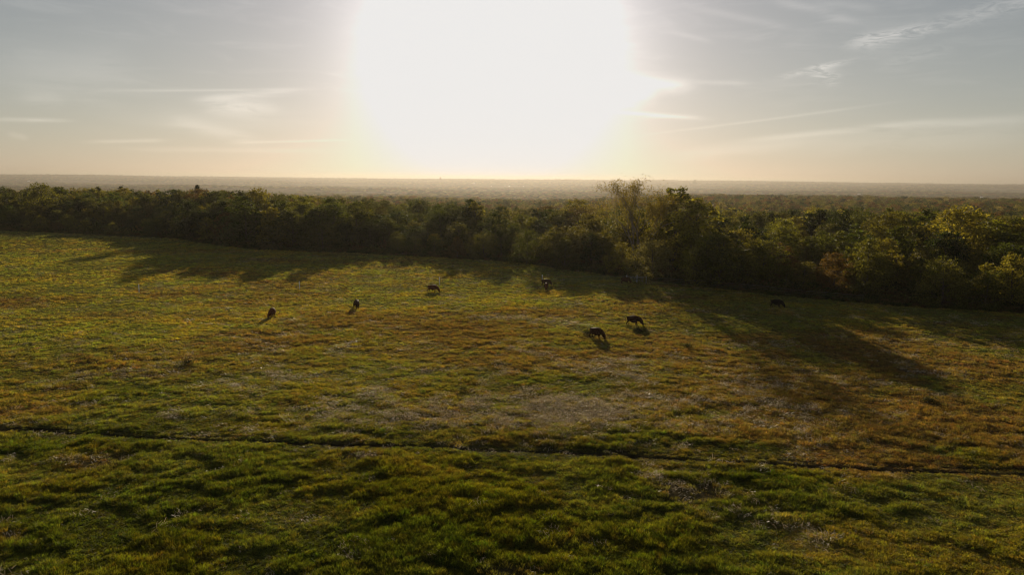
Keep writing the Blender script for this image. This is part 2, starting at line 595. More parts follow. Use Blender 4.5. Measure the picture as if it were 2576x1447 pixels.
def build_ground():
    radii = [4.0]
    while radii[-1] < 24000:
        r = radii[-1]
        step = 0.30 if 30 <= r < 75 else (0.0042 * r if r >= 75 else 1.5)
        if r > 250: step = .012 * r
        if r > 1500: step = .03 * r
        radii.append(r + step)
    radii = np.array(radii)
    front = np.linspace(-R(47), R(47), 470)
    back = np.linspace(R(47), 2 * math.pi - R(47), 60)[1:-1]
    th = np.concatenate([front, back])
    nr, nt = len(radii), len(th)
    Rr, T = np.meshgrid(radii, th, indexing='ij')
    x, y = (Rr * np.sin(T)).ravel(), (Rr * np.cos(T)).ravel()
    z = height(x, y)
    i, j = np.meshgrid(np.arange(nr - 1), np.arange(nt), indexing='ij')
    j2 = (j + 1) % nt
    f = np.stack([i * nt + j, i * nt + j2, (i + 1) * nt + j2, (i + 1) * nt + j], -1).reshape(-1, 4)
    f = f[:, ::-1]
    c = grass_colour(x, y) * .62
    lush, rust, dry, dirt = field_masks(x, y)
    ru = rut(x, y)[:, None]
    c = c * (1 - .92 * ru) + np.array((.026, .019, .013))[None] * .92 * ru
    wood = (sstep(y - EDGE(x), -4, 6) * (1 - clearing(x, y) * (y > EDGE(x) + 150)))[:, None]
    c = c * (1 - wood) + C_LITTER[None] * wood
    mead = (clearing(x, y) * (y > EDGE(x) + 150))[:, None]
    mcol = np.array((.085, .085, .035))[None] * (1 - sstep(fbm(x, y, 900., 46, 2), .45, .55)[:, None]) + np.array((.14, .11, .065))[None] * sstep(fbm(x, y, 900., 46, 2), .45, .55)[:, None]
    c = c * (1 - mead) + mcol * mead
    # centre disc
    ctr = len(x)
    x0 = np.array([[0, 0, float(z[:nt].mean())]])
    V = np.concatenate([np.stack([x, y, z], 1), x0])
    c = np.concatenate([c, c[:1]])
    fq = f
    tri = np.stack([np.full(nt, ctr), (np.arange(nt) + 1) % nt, np.arange(nt), np.arange(nt)], 1)
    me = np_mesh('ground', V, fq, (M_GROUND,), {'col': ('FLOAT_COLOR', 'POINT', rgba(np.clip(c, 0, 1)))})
    bm = bmesh.new()
    bm.from_mesh(me)
    bm.verts.ensure_lookup_table()
    for t in tri:
        bm.faces.new((bm.verts[int(t[0])], bm.verts[int(t[2])], bm.verts[int(t[1])]))
    bm.to_mesh(me)
    bm.free()
    me.polygons.foreach_set('use_smooth', [True] * len(me.polygons))
    o = link(bpy.data.objects.new('ground', me))
    tag(o, 'rolling pasture of green and rust coloured grass running under the woods to the horizon', 'ground', kind='structure')
    return o


ground = build_ground()

# ------------------------------------------------------------------ instanced ground cover (kind = stuff)
def scatter(name, pts, rot, scl, idx, tint, protos, label, cat, kind='stuff'):
    hide = bpy.data.collections.new(name + '_shapes')          # only referenced, never shown itself
    for k, me in enumerate(protos):
        hide.objects.link(bpy.data.objects.new('%s_shape_%02d' % (name, k), me))
    me = bpy.data.meshes.new(name)
    me.vertices.add(len(pts))
    me.vertices.foreach_set('co', pts.astype(np.float32).ravel())
    for nm, typ, key, arr in (('rot', 'FLOAT_VECTOR', 'vector', rot), ('scl', 'FLOAT_VECTOR', 'vector', scl), ('idx', 'INT', 'value', idx), ('tint', 'FLOAT_COLOR', 'color', rgba(tint))):
        a = me.attributes.new(nm, typ, 'POINT')
        a.data.foreach_set(key, np.ascontiguousarray(arr, np.int32 if typ == 'INT' else np.float32).ravel())
    o = link(bpy.data.objects.new(name, me))
    ng = bpy.data.node_groups.new(name + '_scatter', 'GeometryNodeTree')
    ng.interface.new_socket('Geometry', in_out='INPUT', socket_type='NodeSocketGeometry')
    ng.interface.new_socket('Geometry', in_out='OUTPUT', socket_type='NodeSocketGeometry')
    n = ng.nodes
    gi, go = n.new('NodeGroupInput'), n.new('NodeGroupOutput')
    iop, ci = n.new('GeometryNodeInstanceOnPoints'), n.new('GeometryNodeCollectionInfo')
    ci.inputs['Collection'].default_value = hide
    ci.inputs['Separate Children'].default_value = True
    ci.inputs['Reset Children'].default_value = True
    iop.inputs['Pick Instance'].default_value = True
    L = ng.links.new

    def attr(nm, typ):
        q = n.new('GeometryNodeInputNamedAttribute')
        q.data_type = typ
        q.inputs['Name'].default_value = nm
        return q.outputs['Attribute']
    L(gi.outputs[0], iop.inputs['Points'])
    L(ci.outputs[0], iop.inputs['Instance'])
    L(attr('idx', 'INT'), iop.inputs['Instance Index'])
    L(attr('rot', 'FLOAT_VECTOR'), iop.inputs['Rotation'])
    L(attr('scl', 'FLOAT_VECTOR'), iop.inputs['Scale'])
    L(iop.outputs[0], go.inputs[0])
    md = o.modifiers.new('scatter', 'NODES')
    md.node_group = ng
    tag(o, label, cat, kind=kind)
    return o


rng = np.random.default_rng(7)


def tuft_mesh(name, n, rad, hgt, wid, lean, mat, seed):
    q = np.random.default_rng(seed)
    ang = q.uniform(0, 2 * math.pi, n)
    r = rad * np.sqrt(q.uniform(0, 1, n))
    bx, by = r * np.cos(ang), r * np.sin(ang)
    face = q.uniform(0, math.pi, n)
    dx, dy = np.cos(face), np.sin(face)
    h = hgt * q.uniform(.55, 1.15, n) * (1 - .45 * (r / rad) ** 2)
    la = q.uniform(0, 2 * math.pi, n)
    ll = lean * h * q.uniform(.3, 1.3, n)
    lx, ly = np.cos(la) * ll + bx * .35, np.sin(la) * ll + by * .35
    w = wid * q.uniform(.6, 1.3, n)
    z0 = np.full(n, -.04)
    P = [np.stack([bx - dx * w, by - dy * w, z0], 1), np.stack([bx + dx * w, by + dy * w, z0], 1),
         np.stack([bx + lx * .4 + dx * w * .8, by + ly * .4 + dy * w * .8, h * .6], 1), np.stack([bx + lx * .4 - dx * w * .8, by + ly * .4 - dy * w * .8, h * .6], 1),
         np.stack([bx + lx + dx * w * .12, by + ly + dy * w * .12, h], 1), np.stack([bx + lx - dx * w * .12, by + ly - dy * w * .12, h * .97], 1)]
    V = np.stack(P, 1).reshape(-1, 3)
    b = np.arange(n)[:, None] * 6
    F = np.concatenate([b + np.array([[0, 1, 2, 3]]), b + np.array([[3, 2, 4, 5]])])
    tone = np.repeat(q.uniform(0, 1, n), 6).astype(np.float32)
    return np_mesh(name, V, F, (mat,), {'tone': ('FLOAT', 'POINT', tone)})


def field_points(spacing_fn, r0, r1, half=R(42)):
    """jittered points over the pasture sector, spacing growing with distance"""
    out = []
    r = r0
    while r < r1:
        s = spacing_fn(r)
        n = int(2 * half * r / s)
        t = (np.arange(n) + rng.uniform(0, 1, n)) / n * 2 * half - half
        rr = r + rng.uniform(0, s, n)
        out.append(np.stack([rr * np.sin(t), rr * np.cos(t)], 1))
        r += s
    p = np.concatenate(out)
    return p[p[:, 1] < EDGE(p[:, 0]) + 8]


def build_grass():
    sp = lambda r: 0.225 if r < 55 else 0.225 + (r - 55) * .0055
    p = field_points(sp, 27, 345)
    x, y = p[:, 0], p[:, 1]
    lush, rust, dry, dirt = field_masks(x, y)
    tus = tussock(x, y)
    ru = rut(x, y)
    near_rut = np.maximum(ru, .9 * np.maximum(rut(x, y + .45), rut(x, y + .75)))            # trodden short on the near side too
    keep = rng.uniform(0, 1, len(x)) < np.clip(1.0 - .75 * dirt - .35 * dry - 1.0 * ru, .015, 1)
    x, y, lush, rust, dry, dirt, tus, near_rut = [a[keep] for a in (x, y, lush, rust, dry, dirt, tus, near_rut)]
    r = np.hypot(x, y)
    z = height(x, y)
    hh = (.42 + .75 * tus) * (.55 + .55 * lush + .35 * rust - .25 * dry) * rng.uniform(.6, 1.35, len(x)) * (1 - .6 * near_rut)
    grow = 1 + np.clip((r - 55) * .0075, 0, 1.5)
    ws = grow * rng.uniform(.85, 1.25, len(x))
    scl = np.stack([ws, ws, hh * (1 + np.clip((r - 60) * .002, 0, .3))], 1)
    rot = np.stack([rng.normal(0, .12, len(x)), rng.normal(0, .12, len(x)), rng.uniform(0, 6.28, len(x))], 1)
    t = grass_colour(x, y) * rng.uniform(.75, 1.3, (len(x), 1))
    t = t * (1 + rng.normal(0, .10, (len(x), 3)))
    protos = [tuft_mesh('tuft_%d' % k, 40, .21, .27, .013, .6, M_GRASS, 100 + k) for k in range(5)]
    print('grass tufts', len(x))
    scatter('pasture_grass', np.stack([x, y, z], 1), rot, scl, rng.integers(0, 5, len(x)), np.clip(t, .004, .6), protos,
            'short tussocky grass in green, olive and rust covering the pasture', 'grass')
    # dry stems lying about, where the turf is thin
    p = field_points(lambda r: .25 if r < 70 else .25 + (r - 70) * .006, 27, 200)
    x, y = p[:, 0], p[:, 1]
    lush, rust, dry, dirt = field_masks(x, y)
    keep = rng.uniform(0, 1, len(x)) < np.clip(.62 * dry ** 1.3 + .06 * dirt + .004, 0, 1) * (1 - .9 * rut(x, y))
    x, y = x[keep], y[keep]
    z = height(x, y) + .05
    q = rng.uniform(.7, 1.5, len(x))
    scl = np.stack([q, q, q], 1)
    rot = np.stack([rng.normal(0, .15, len(x)), rng.normal(0, .15, len(x)), rng.uniform(0, 6.28, len(x))], 1)
    protos = []
    for k in range(4):
        w = np.random.default_rng(500 + k)
        n = 26
        c = w.uniform(-.42, .42, (n, 2))
        a = w.uniform(0, math.pi, n)
        L = w.uniform(.03, .10, n)
        wd = w.uniform(.004, .009, n)
        tl = w.uniform(.0, .9, n)
        ux, uy = np.cos(a), np.sin(a)
        ro = w.uniform(-.8, .8, n)
        P = []
        for s1, s2 in ((-1, -1), (1, -1), (1, 1), (-1, 1)):
            P.append(np.stack([c[:, 0] + ux * L * s1 - uy * wd * s2, c[:, 1] + uy * L * s1 + ux * wd * s2, .06 + tl * L * (s1 + 1) + wd * ro * s2], 1))
        V = np.stack(P, 1).reshape(-1, 3)
        F = np.arange(n * 4).reshape(-1, 4)
        protos.append(np_mesh('stems_%d' % k, V, F, (M_STRAW,), {'tone': ('FLOAT', 'POINT', np.repeat(w.uniform(0, 1, n), 4).astype(np.float32))}))
    print('straw', len(x))
    scatter('dry_straw', np.stack([x, y, z], 1), rot, scl, rng.integers(0, 4, len(x)), np.tile((.4, .3, .2), (len(x), 1)), protos,
            'pale dry grass stems lying on the thin turf and glinting in the low sun', 'straw')


build_grass()

# ------------------------------------------------------------------ trees
def crown_and_trunk(seed, h, wr, base=.12, n_lobes=16, leaves=5200, leaf=.26, pointed=0.0, gaps=.25, droop=0.0):
    """leaf quads in clumps round limb ends, and a trunk with limbs (MB)"""
    q = np.random.default_rng(seed)
    lobes, mb = [], MB()
    lean = q.normal(0, .03, 2) * h
    top = np.array([lean[0], lean[1], h * .82])
    tp = [Vector((0, 0, -.3)), Vector((lean[0] * .2, lean[1] * .2, h * .25)), Vector((lean[0] * .6, lean[1] * .6, h * .5)), Vector(top)]
    mb.tube(tp, [h * .022, h * .017, h * .011, h * .003], 6, False)
    for k in range(n_lobes):
        f = (k + q.uniform(.2, .8)) / n_lobes                      # height fraction of the lobe
        zz = h * (base + (1 - base - .12) * f)
        prof = math.sin(math.pi * min(1, .18 + .82 * (f * .92 + .04))) ** .7 if not pointed else (1 - f) ** .9
        prof = prof * (1 - pointed) + (1 - f) * pointed if pointed else max(prof, .35 * (f < .5))
        rad = wr * h * prof * q.uniform(.55, .85)
        a = k * 2.39996 + q.uniform(-.5, .5)
        c = np.array([rad * math.cos(a), rad * math.sin(a), zz - droop * rad])
        r = wr * h * q.uniform(.40, .58) * (1 - .35 * f) * (1 - .5 * pointed)
        lobes.append((c, r))
        z0 = zz - rad * q.uniform(.5, .9)
        z0 = max(h * .1, min(z0, h * .7))
        s = z0 / h
        p0 = Vector((lean[0] * s, lean[1] * s, z0))
        p1 = p0.lerp(Vector(c), .55) + Vector((0, 0, rad * .08))
        mb.tube([p0, p1, Vector(c)], [h * .008, h * .005, h * .0015], 4, False)
    lobes.append((np.array([lean[0], lean[1], h * .86]), wr * h * (.36 - .2 * pointed)))
    lobes.append((np.array([0, 0, h * .5]), wr * h * .5))
    P = []
    tot = sum(r ** 2 for _, r in lobes)
    for c, r in lobes:
        n = int(leaves * r ** 2 / tot)
        m_ = max(4, int(9 + r * 4))
        d = q.normal(0, 1, (m_, 3))
        d /= np.linalg.norm(d, axis=1)[:, None]
        cc = c[None] + d * r * q.uniform(.55, 1.02, (m_, 1)) * np.array([1, 1, .8])
        w = q.uniform(.3, 1, m_)
        w[q.uniform(0, 1, m_) < gaps] *= .12
        pick = q.choice(m_, n, p=w / w.sum())
        g_ = q.normal(0, 1, (n, 3)) * (r * .20 * q.uniform(.5, 1.2, (n, 1))) * np.array([1.1, 1.1, .75])
        P.append(cc[pick] + g_)
    P = np.concatenate(P)
    P[:, 2] *= h / np.percentile(P[:, 2], 99.7)
    P = P[(P[:, 2] > .15)]
    return leaf_quads(q, P, leaf), mb


def leaf_quads(q, P, leaf):
    n = len(P)
    nn = q.normal(0, 1, (n, 3)) + np.array([0, 0, .5])
    nn /= np.linalg.norm(nn, axis=1)[:, None]
    t = np.cross(nn, q.normal(0, 1, (n, 3)))
    t /= np.linalg.norm(t, axis=1)[:, None]
    b = np.cross(nn, t)
    s = leaf * q.uniform(.55, 1.3, (n, 1))
    V = np.stack([P - t * s * .62, P + b * s * .42 + nn * s * .08, P + t * s * .62, P - b * s * .42 + nn * s * .08], 1).reshape(-1, 3)
    F = np.arange(4 * n).reshape(-1, 4)
    tone = np.repeat(q.uniform(0, 1, n), 4).astype(np.float32)
    return V, F, tone


def crown_mesh(name, L, mat):
    V, F, tone = L
    return np_mesh(name, V, F, (mat,), {'tone': ('FLOAT', 'POINT', tone)})


def joined_mesh(name, L, mb, mat):
    V, F, tone = L
    tv = np.array(mb.v, float)
    tf = np.array([f for f in mb.f if len(f) == 4]) + len(V)
    VV, FF = np.concatenate([V, tv]), np.concatenate([F, tf])
    mi = np.concatenate([np.zeros(len(F)), np.ones(len(tf))])
    return np_mesh(name, VV, FF, (mat, M_BARK), {'tone': ('FLOAT', 'POINT', np.concatenate([tone, np.full(len(tv), .5, np.float32)]))}, mi)


# kinds: (words, height 10 m prototype settings, tints)
KINDS = {
    'broad': dict(wr=.46, base=.10, n_lobes=18, leaves=8500, leaf=.25, gaps=.30),
    'round': dict(wr=.40, base=.06, n_lobes=16, leaves=7500, leaf=.26, gaps=.18),
    'upright': dict(wr=.30, base=.12, n_lobes=16, leaves=6500, leaf=.26, gaps=.32),
    'loose': dict(wr=.38, base=.18, n_lobes=20, leaves=4800, leaf=.28, gaps=.5),
    'bushy': dict(wr=.52, base=.02, n_lobes=15, leaves=7000, leaf=.25, gaps=.2),
    'cedar': dict(wr=.24, base=.03, n_lobes=22, leaves=6000, leaf=.24, pointed=.85, gaps=.15),
}
PROTO, FAR = {}, []
for ki, (kn, kw) in enumerate(KINDS.items()):
    PROTO[kn] = []
    for s in range(2 if kn != 'cedar' else 1):
        L, mb = crown_and_trunk(1000 + 17 * ki + s, 10.0, **kw)
        PROTO[kn].append((crown_mesh('crown', L, M_CROWN), mb.mesh('trunk', M_BARK, True)))
    kw2 = dict(kw, leaves=1500, leaf=.52)
    L, mb = crown_and_trunk(2000 + ki, 10.0, **kw2)
    FAR.append(joined_mesh('far_tree_%d' % ki, L, mb, M_CROWN_I))
FAR_KIND = list(KINDS)

TINTS = {'pale olive': (.165, .140, .060), 'dark green': (.028, .038, .011), 'olive': (.076, .076, .021), 'yellow-green': (.132, .124, .026), 'brownish': (.095, .062, .028), 'mid green': (.058, .070, .017), 'rusty': (.130, .070, .030)}


def plant_wood():
    tanE = math.tan(SUN_EL)
    pts = []
    # jittered grid over the near wood
    y0 = 95.0
    for gy in np.arange(y0, 520, 6.9):
        for gx in np.arange(-330, 260, 6.9):
            pts.append((gx, gy))
    p = np.array(pts)
    p = p + rng.uniform(-3.0, 3.0, p.shape)
    dep = p[:, 1] - EDGE(p[:, 0])
    ok = (dep > 0.5) & (np.abs(p[:, 0] / np.maximum(p[:, 1], 1)) < .92)
    ok &= (dep < 55) | (rng.uniform(0, 1, len(p)) < .62)
    p, dep = p[ok], dep[ok]
    # along the light, trees may not reach above the plane that ends the shade
    xs = p[:, 0] - (p[:, 1] - SHADE(p[:, 0])) * math.tan(SUN_AZ)
    reach = np.max([SHADE(xs + o) for o in (-2.5, 0, 2.5)], axis=0)
    lim = (p[:, 1] - reach) * tanE * 1.14
    want = 5.0 + 8.6 * fbm(p[:, 0], p[:, 1], 20.0, 71, 2) + rng.normal(0, 1.9, len(p)) + 2.2 * sstep(-p[:, 0], 50, 120) - 1.2 * np.exp(-((p[:, 0] + 5) / 45) ** 2) + 2.5 * (rng.uniform(0, 1, len(p)) < .12)
    want = np.minimum(want, 13.2 + rng.uniform(0, 1.2, len(p)) + 1.3 * (p[:, 0] < -70))
    h = np.minimum(want, np.maximum(lim * rng.uniform(.82, 1.0, len(p)), 2.6))
    return p, dep, h


P_, DEP, HH = plant_wood()

# choose kind, tint and size of every tree, then rank them by how much of them shows
rp = random.Random(5)
trees = []
# trees that stand out, and five leading ones added for their cast shade: x, y(base), top y, kind, width factor, tint
def key_tree(px, base_y, top_y, kind, wf, tint, say):
    b = at(px, base_y)
    r_ = ray(px, top_y)
    t = b.y / r_.y
    return dict(x=b.x, y=b.y, h=CAMZ + r_.z * t, kind=kind, tint=tint, wf=wf, say=say)


KEY = [key_tree(610, 600, 492, 'broad', 1.2, 'mid green', None), key_tree(700, 606, 500, 'broad', 1.15, 'olive', None),
       key_tree(760, 612, 496, 'broad', 1.1, 'yellow-green', None), key_tree(840, 618, 500, 'broad', 1.2, 'mid green', None), key_tree(900, 622, 510, 'round', 1.2, 'olive', None),  # these first five are added so their shadows fill the left wedge of shade
       key_tree(1640, 704, 604, 'bushy', 1.25, 'pale olive', 'pale olive bushy tree bulging out of the edge just right of the white gate'),
       key_tree(1690, 668, 474, 'upright', 1.25, 'olive', 'tall leafy olive tree right beside the half bare tree, topping the horizon'),
       key_tree(652, 598, 474, 'broad', 1.0, 'yellow-green', 'yellow-green tree standing above the left part of the wood, left of the middle'),
       key_tree(110, 566, 462, 'broad', 1.1, 'yellow-green', 'broad sunlit yellow-green tree at the far left end of the wood'),
       key_tree(1745, 690, 500, 'loose', 1.1, 'yellow-green', 'loose yellow-green tree just right of the tall pair on the wood edge'),
       key_tree(2400, 700, 520, 'broad', 1.25, 'yellow-green', 'big bright yellow-green tree rising over the right end of the wood'),
       key_tree(2370, 766, 648, 'bushy', 1.1, 'olive', 'wide low olive bush tree on the edge in the right corner of the wood'),
       key_tree(2545, 770, 640, 'round', 1.0, 'yellow-green', 'yellow-green tree at the right border of the photo on the wood edge'),
       key_tree(1325, 664, 578, 'bushy', .9, 'mid green', 'dome shaped mid green tree on the edge straight above the pair of cows'),
       key_tree(1420, 676, 598, 'bushy', .9, 'olive', 'small pale olive dome at the wood edge right of the pair of cows'),
       key_tree(1150, 652, 596, 'round', .95, 'brownish', 'dark brownish rounded tree on the edge in the middle, beyond the fence'),
       key_tree(480, 600, 500, 'round', 1.0, 'dark green', 'dark rounded tree on the edge at the bend left of the middle'),
       key_tree(500, 556, 462, 'cedar', 1.0, 'dark green', 'narrow dark cedar poking out of the canopy on the left'),
       key_tree(2180, 745, 600, 'round', 1.0, 'olive', 'olive round tree on the right edge with sunlit crown top')]
for k in KEY:
    trees.append(k)
kx = np.array([(k['x'], k['y']) for k in KEY])
for (x, y), dep, h in zip(P_, DEP, HH):
    if np.min(np.hypot(kx[:, 0] - x, kx[:, 1] - y)) < 4.5:
        continue
    u = rp.random()
    if h < 6.5:
        kind = 'bushy' if u < .7 else 'round'
    else:
        kind = 'broad' if u < .27 else 'round' if u < .52 else 'upright' if u < .74 else 'loose' if u < .9 else 'bushy' if u < .975 else 'cedar'
    u = rp.random() * .7 + .3 * float(fbm(np.array([x]), np.array([y]), 30., 88, 2)[0])
    right = x > 30
    tint = 'dark green' if u < .26 else 'mid green' if u < .42 else 'olive' if u < .62 else 'yellow-green' if u < (.80 if not right else .84) else 'brownish' if u < .93 else 'rusty'
    trees.append(dict(x=float(x), y=float(y), h=float(h), kind=kind, tint=tint, wf=rp.uniform(.95, 1.5), say=None))
TX, TY, TH = (np.array([t[k] for t in trees]) for k in 'xyh')
TZ = height(TX, TY)
ux, ub = proj(np.stack([TX, TY, TZ], 1))
_, ut = proj(np.stack([TX, TY, TZ + TH], 1))
TW = np.array([KINDS[t['kind']]['wr'] * t['wf'] * 1.5 for t in trees]) * TH
wpx = TW / TY * FPX
skyl = np.full(2576 // 4 + 200, 5000.0)
vis = np.zeros(len(trees))
for i in np.argsort(TY):
    c0, c1 = int((ux[i] - wpx[i] / 2) / 4) + 100, int((ux[i] + wpx[i] / 2) / 4) + 101
    c0, c1 = max(c0, 0), min(c1, len(skyl))
    if c1 <= c0 or ux[i] < -120 or ux[i] > 2700:
        continue
    seg = skyl[c0:c1]
    lo = np.minimum(seg, ub[i])
    prof = ut[i] + (ub[i] - ut[i]) * .35 * np.abs(np.linspace(-1, 1, c1 - c0)) ** 2
    inside = np.linspace(ux[i] - wpx[i] / 2, ux[i] + wpx[i] / 2, c1 - c0)
    vis[i] = (np.maximum(0, lo - prof) * ((inside > 0) & (inside < 2576))).sum() * 4
    skyl[c0:c1] = np.minimum(seg, prof)
vis[:len(KEY)] += 1e6
order = np.argsort(-vis)
single = [int(i) for i in order[:296] if vis[i] > 0]
SINGLE = set(single)

ORD = ['first', 'second', 'third', 'fourth', 'fifth', 'sixth', 'seventh', 'eighth', 'ninth', 'tenth', 'eleventh', 'twelfth', 'thirteenth', 'fourteenth', 'fifteenth', 'sixteenth', 'seventeenth', 'eighteenth', 'nineteenth', 'twentieth']
SECT = [(-300, 200, 'at the left border'), (200, 430, 'beyond the leftmost post'), (430, 640, 'at the left bend'), (640, 800, 'beyond the second post'),
        (800, 980, 'above the second cow'), (980, 1150, 'above the fence-side cow'), (1150, 1300, 'beyond the middle fence'), (1300, 1450, 'above the pair of cows'),
        (1450, 1560, 'left of the white gate'), (1560, 1680, 'right behind the white gate'), (1680, 1860, 'right of the bare tree'), (1860, 2060, 'above the lone black cow'),
        (2060, 2300, 'right of the black cow'), (2300, 2900, 'at the right border')]
SHAPE = {'broad': 'broad', 'round': 'rounded', 'upright': 'upright', 'loose': 'loose', 'bushy': 'bushy', 'cedar': 'cone shaped'}


def row_of(i):
    d = TY[i] - EDGE(TX[i])
    return 0 if d < 9 else 1 if d < 22 else 2 if d < 45 else 3


ROWS = ['on the wood edge', 'behind the edge', 'amid the wood', 'deep in the wood']
groups = {}
for i in single:
    if trees[i]['say'] is None:
        s = next((k for k, (a, b, _) in enumerate(SECT) if a <= ux[i] < b), None)
        if s is None:
            s = 0 if ux[i] < 0 else len(SECT) - 1
        groups.setdefault((s, row_of(i), trees[i]['kind'], trees[i]['tint']), []).append(i)
label_of = {}
for (s, r, kind, tint), ids in groups.items():
    ids.sort(key=lambda i: ux[i])
    for k, i in enumerate(ids):
        n, fl = ('', '') if len(ids) == 1 else (ORD[k] + ' ', ' from left')
        tint = tint.replace('yellow-green', 'yellowish')
        label_of[i] = '%s%s %s tree%s %s, %s' % (n, SHAPE[kind], tint, fl, ROWS[r], SECT[s][2])


def place_tree(i):
    t = trees[i]
    e = empty('tree' if t['kind'] != 'cedar' else 'cedar_tree', (t['x'], t['y'], float(TZ[i])), rp.uniform(0, 6.28))
    s = t['h'] / 10.0
    e.scale = (s * t['wf'], s * t['wf'], s)
    cm, tm = PROTO[t['kind']][rp.randrange(len(PROTO[t['kind']]))]
    tr = link(bpy.data.objects.new('trunk', tm), e)
    cr = link(bpy.data.objects.new('crown', cm), e)
    c = np.array(TINTS[t['tint']]) * rp.uniform(.8, 1.2) * np.array([rp.uniform(.88, 1.12), 1, rp.uniform(.85, 1.15)])
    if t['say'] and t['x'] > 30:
        c = c * 1.35  # backlit glow of the named crowns on the right, put into the leaf colour
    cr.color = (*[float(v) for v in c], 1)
    tag(e, t['say'] or label_of[i], 'tree', 'trees of the wood along the pasture')


for i in single:
    place_tree(i)
print('single trees', len(single), 'of', len(trees))

# the tall half bare tree
def bare_tree():
    b = at(1605, 672)
    q = random.Random(11)
    top = ray(1600, 445)
    h = CAMZ + top.z * b.y / top.y
    e = empty('half_bare_tree', (b.x, b.y, float(height(np.array([b.x]), np.array([b.y]))[0])))
    mb, tips = MB(), []

    def grow(p, d, L, r, lev):
        pts, rad = [p], [r]
        for k in range(3):
            d = (d + Vector((q.gauss(0, .16), q.gauss(0, .16), q.gauss(.03, .1)))).normalized()
            pts.append(pts[-1] + d * (L / 3))
            rad.append(r * (1 - .1 * (k + 1)))
        mb.tube(pts, rad, 5 if lev < 3 else 3, False)
        if lev >= 5 or r < .012:
            tips.append(pts[-1])
            return
        for k in range(2 if lev < 2 else q.choice((2, 3))):
            ax = d.orthogonal().normalized()
            nd = (Matrix.Rotation(q.uniform(0, 6.28), 3, d) @ (Matrix.Rotation(q.uniform(.25, .65), 3, ax) @ d)).normalized()
            nd = (nd + Vector((0, 0, .25))).normalized()
            grow(pts[-1] if k else pts[2], nd, L * q.uniform(.62, .82), rad[-1] * q.uniform(.68, .86), lev + 1)
        tips.append(pts[2])
    for px, a, hf in ((-1.2, -.20, .93), (-.3, -.06, 1.0), (.4, .07, .97), (1.2, .22, .9), (.8, .34, .78), (-.9, -.36, .80)):
        n0, t0 = len(mb.v), len(tips)
        grow(Vector((px, q.uniform(-.5, .5), -.3)), Vector((a, q.uniform(-.1, .1), 1)).normalized(), h * .33, h * .0105, 0)
        zt = max(v[2] for v in mb.v[n0:])
        bend = lambda z: h * hf * (max(z, 0) / zt) ** .66 if z > 0 else z      # long lower limbs, short crowded top
        mb.v[n0:] = [(v[0], v[1], bend(v[2])) for v in mb.v[n0:]]
        tips[t0:] = [Vector((v.x, v.y, bend(v.z))) for v in tips[t0:]]
    mb.build('trunk', M_PALEBARK, e, True)
    qn = np.random.default_rng(3)
    T = np.array([tuple(v) for v in tips])
    print('bare tree', h, len(T), np.percentile(T, (2, 50, 98), axis=0))
    low = T[:, 2] < h * .72
    P = [T[qn.choice(len(T), 7500)] + qn.normal(0, .55, (7500, 3)), T[low][qn.choice(low.sum(), 4500)] + qn.normal(0, .8, (4500, 3))]
    cr = link(bpy.data.objects.new('crown', crown_mesh('crown', leaf_quads(qn, np.concatenate(P), .24), M_CROWN)), e)
    cr.color = (.150, .120, .040, 1)
    tag(e, 'tall half bare tree with forked pale limbs rising above the horizon behind the white gate', 'tree', 'trees of the wood along the pasture')


bare_tree()

# ------------------------------------------------------------------ the rest of the woods, one mass to the horizon
FARMS = [(px / 1.47438, py / 1.47438) for px, py in ((1757, 681.5), (1822, 691), (1873, 689.5), (1889, 692), (1942, 692), (3185, 721.5), (3640, 733.5), (105, 673))]


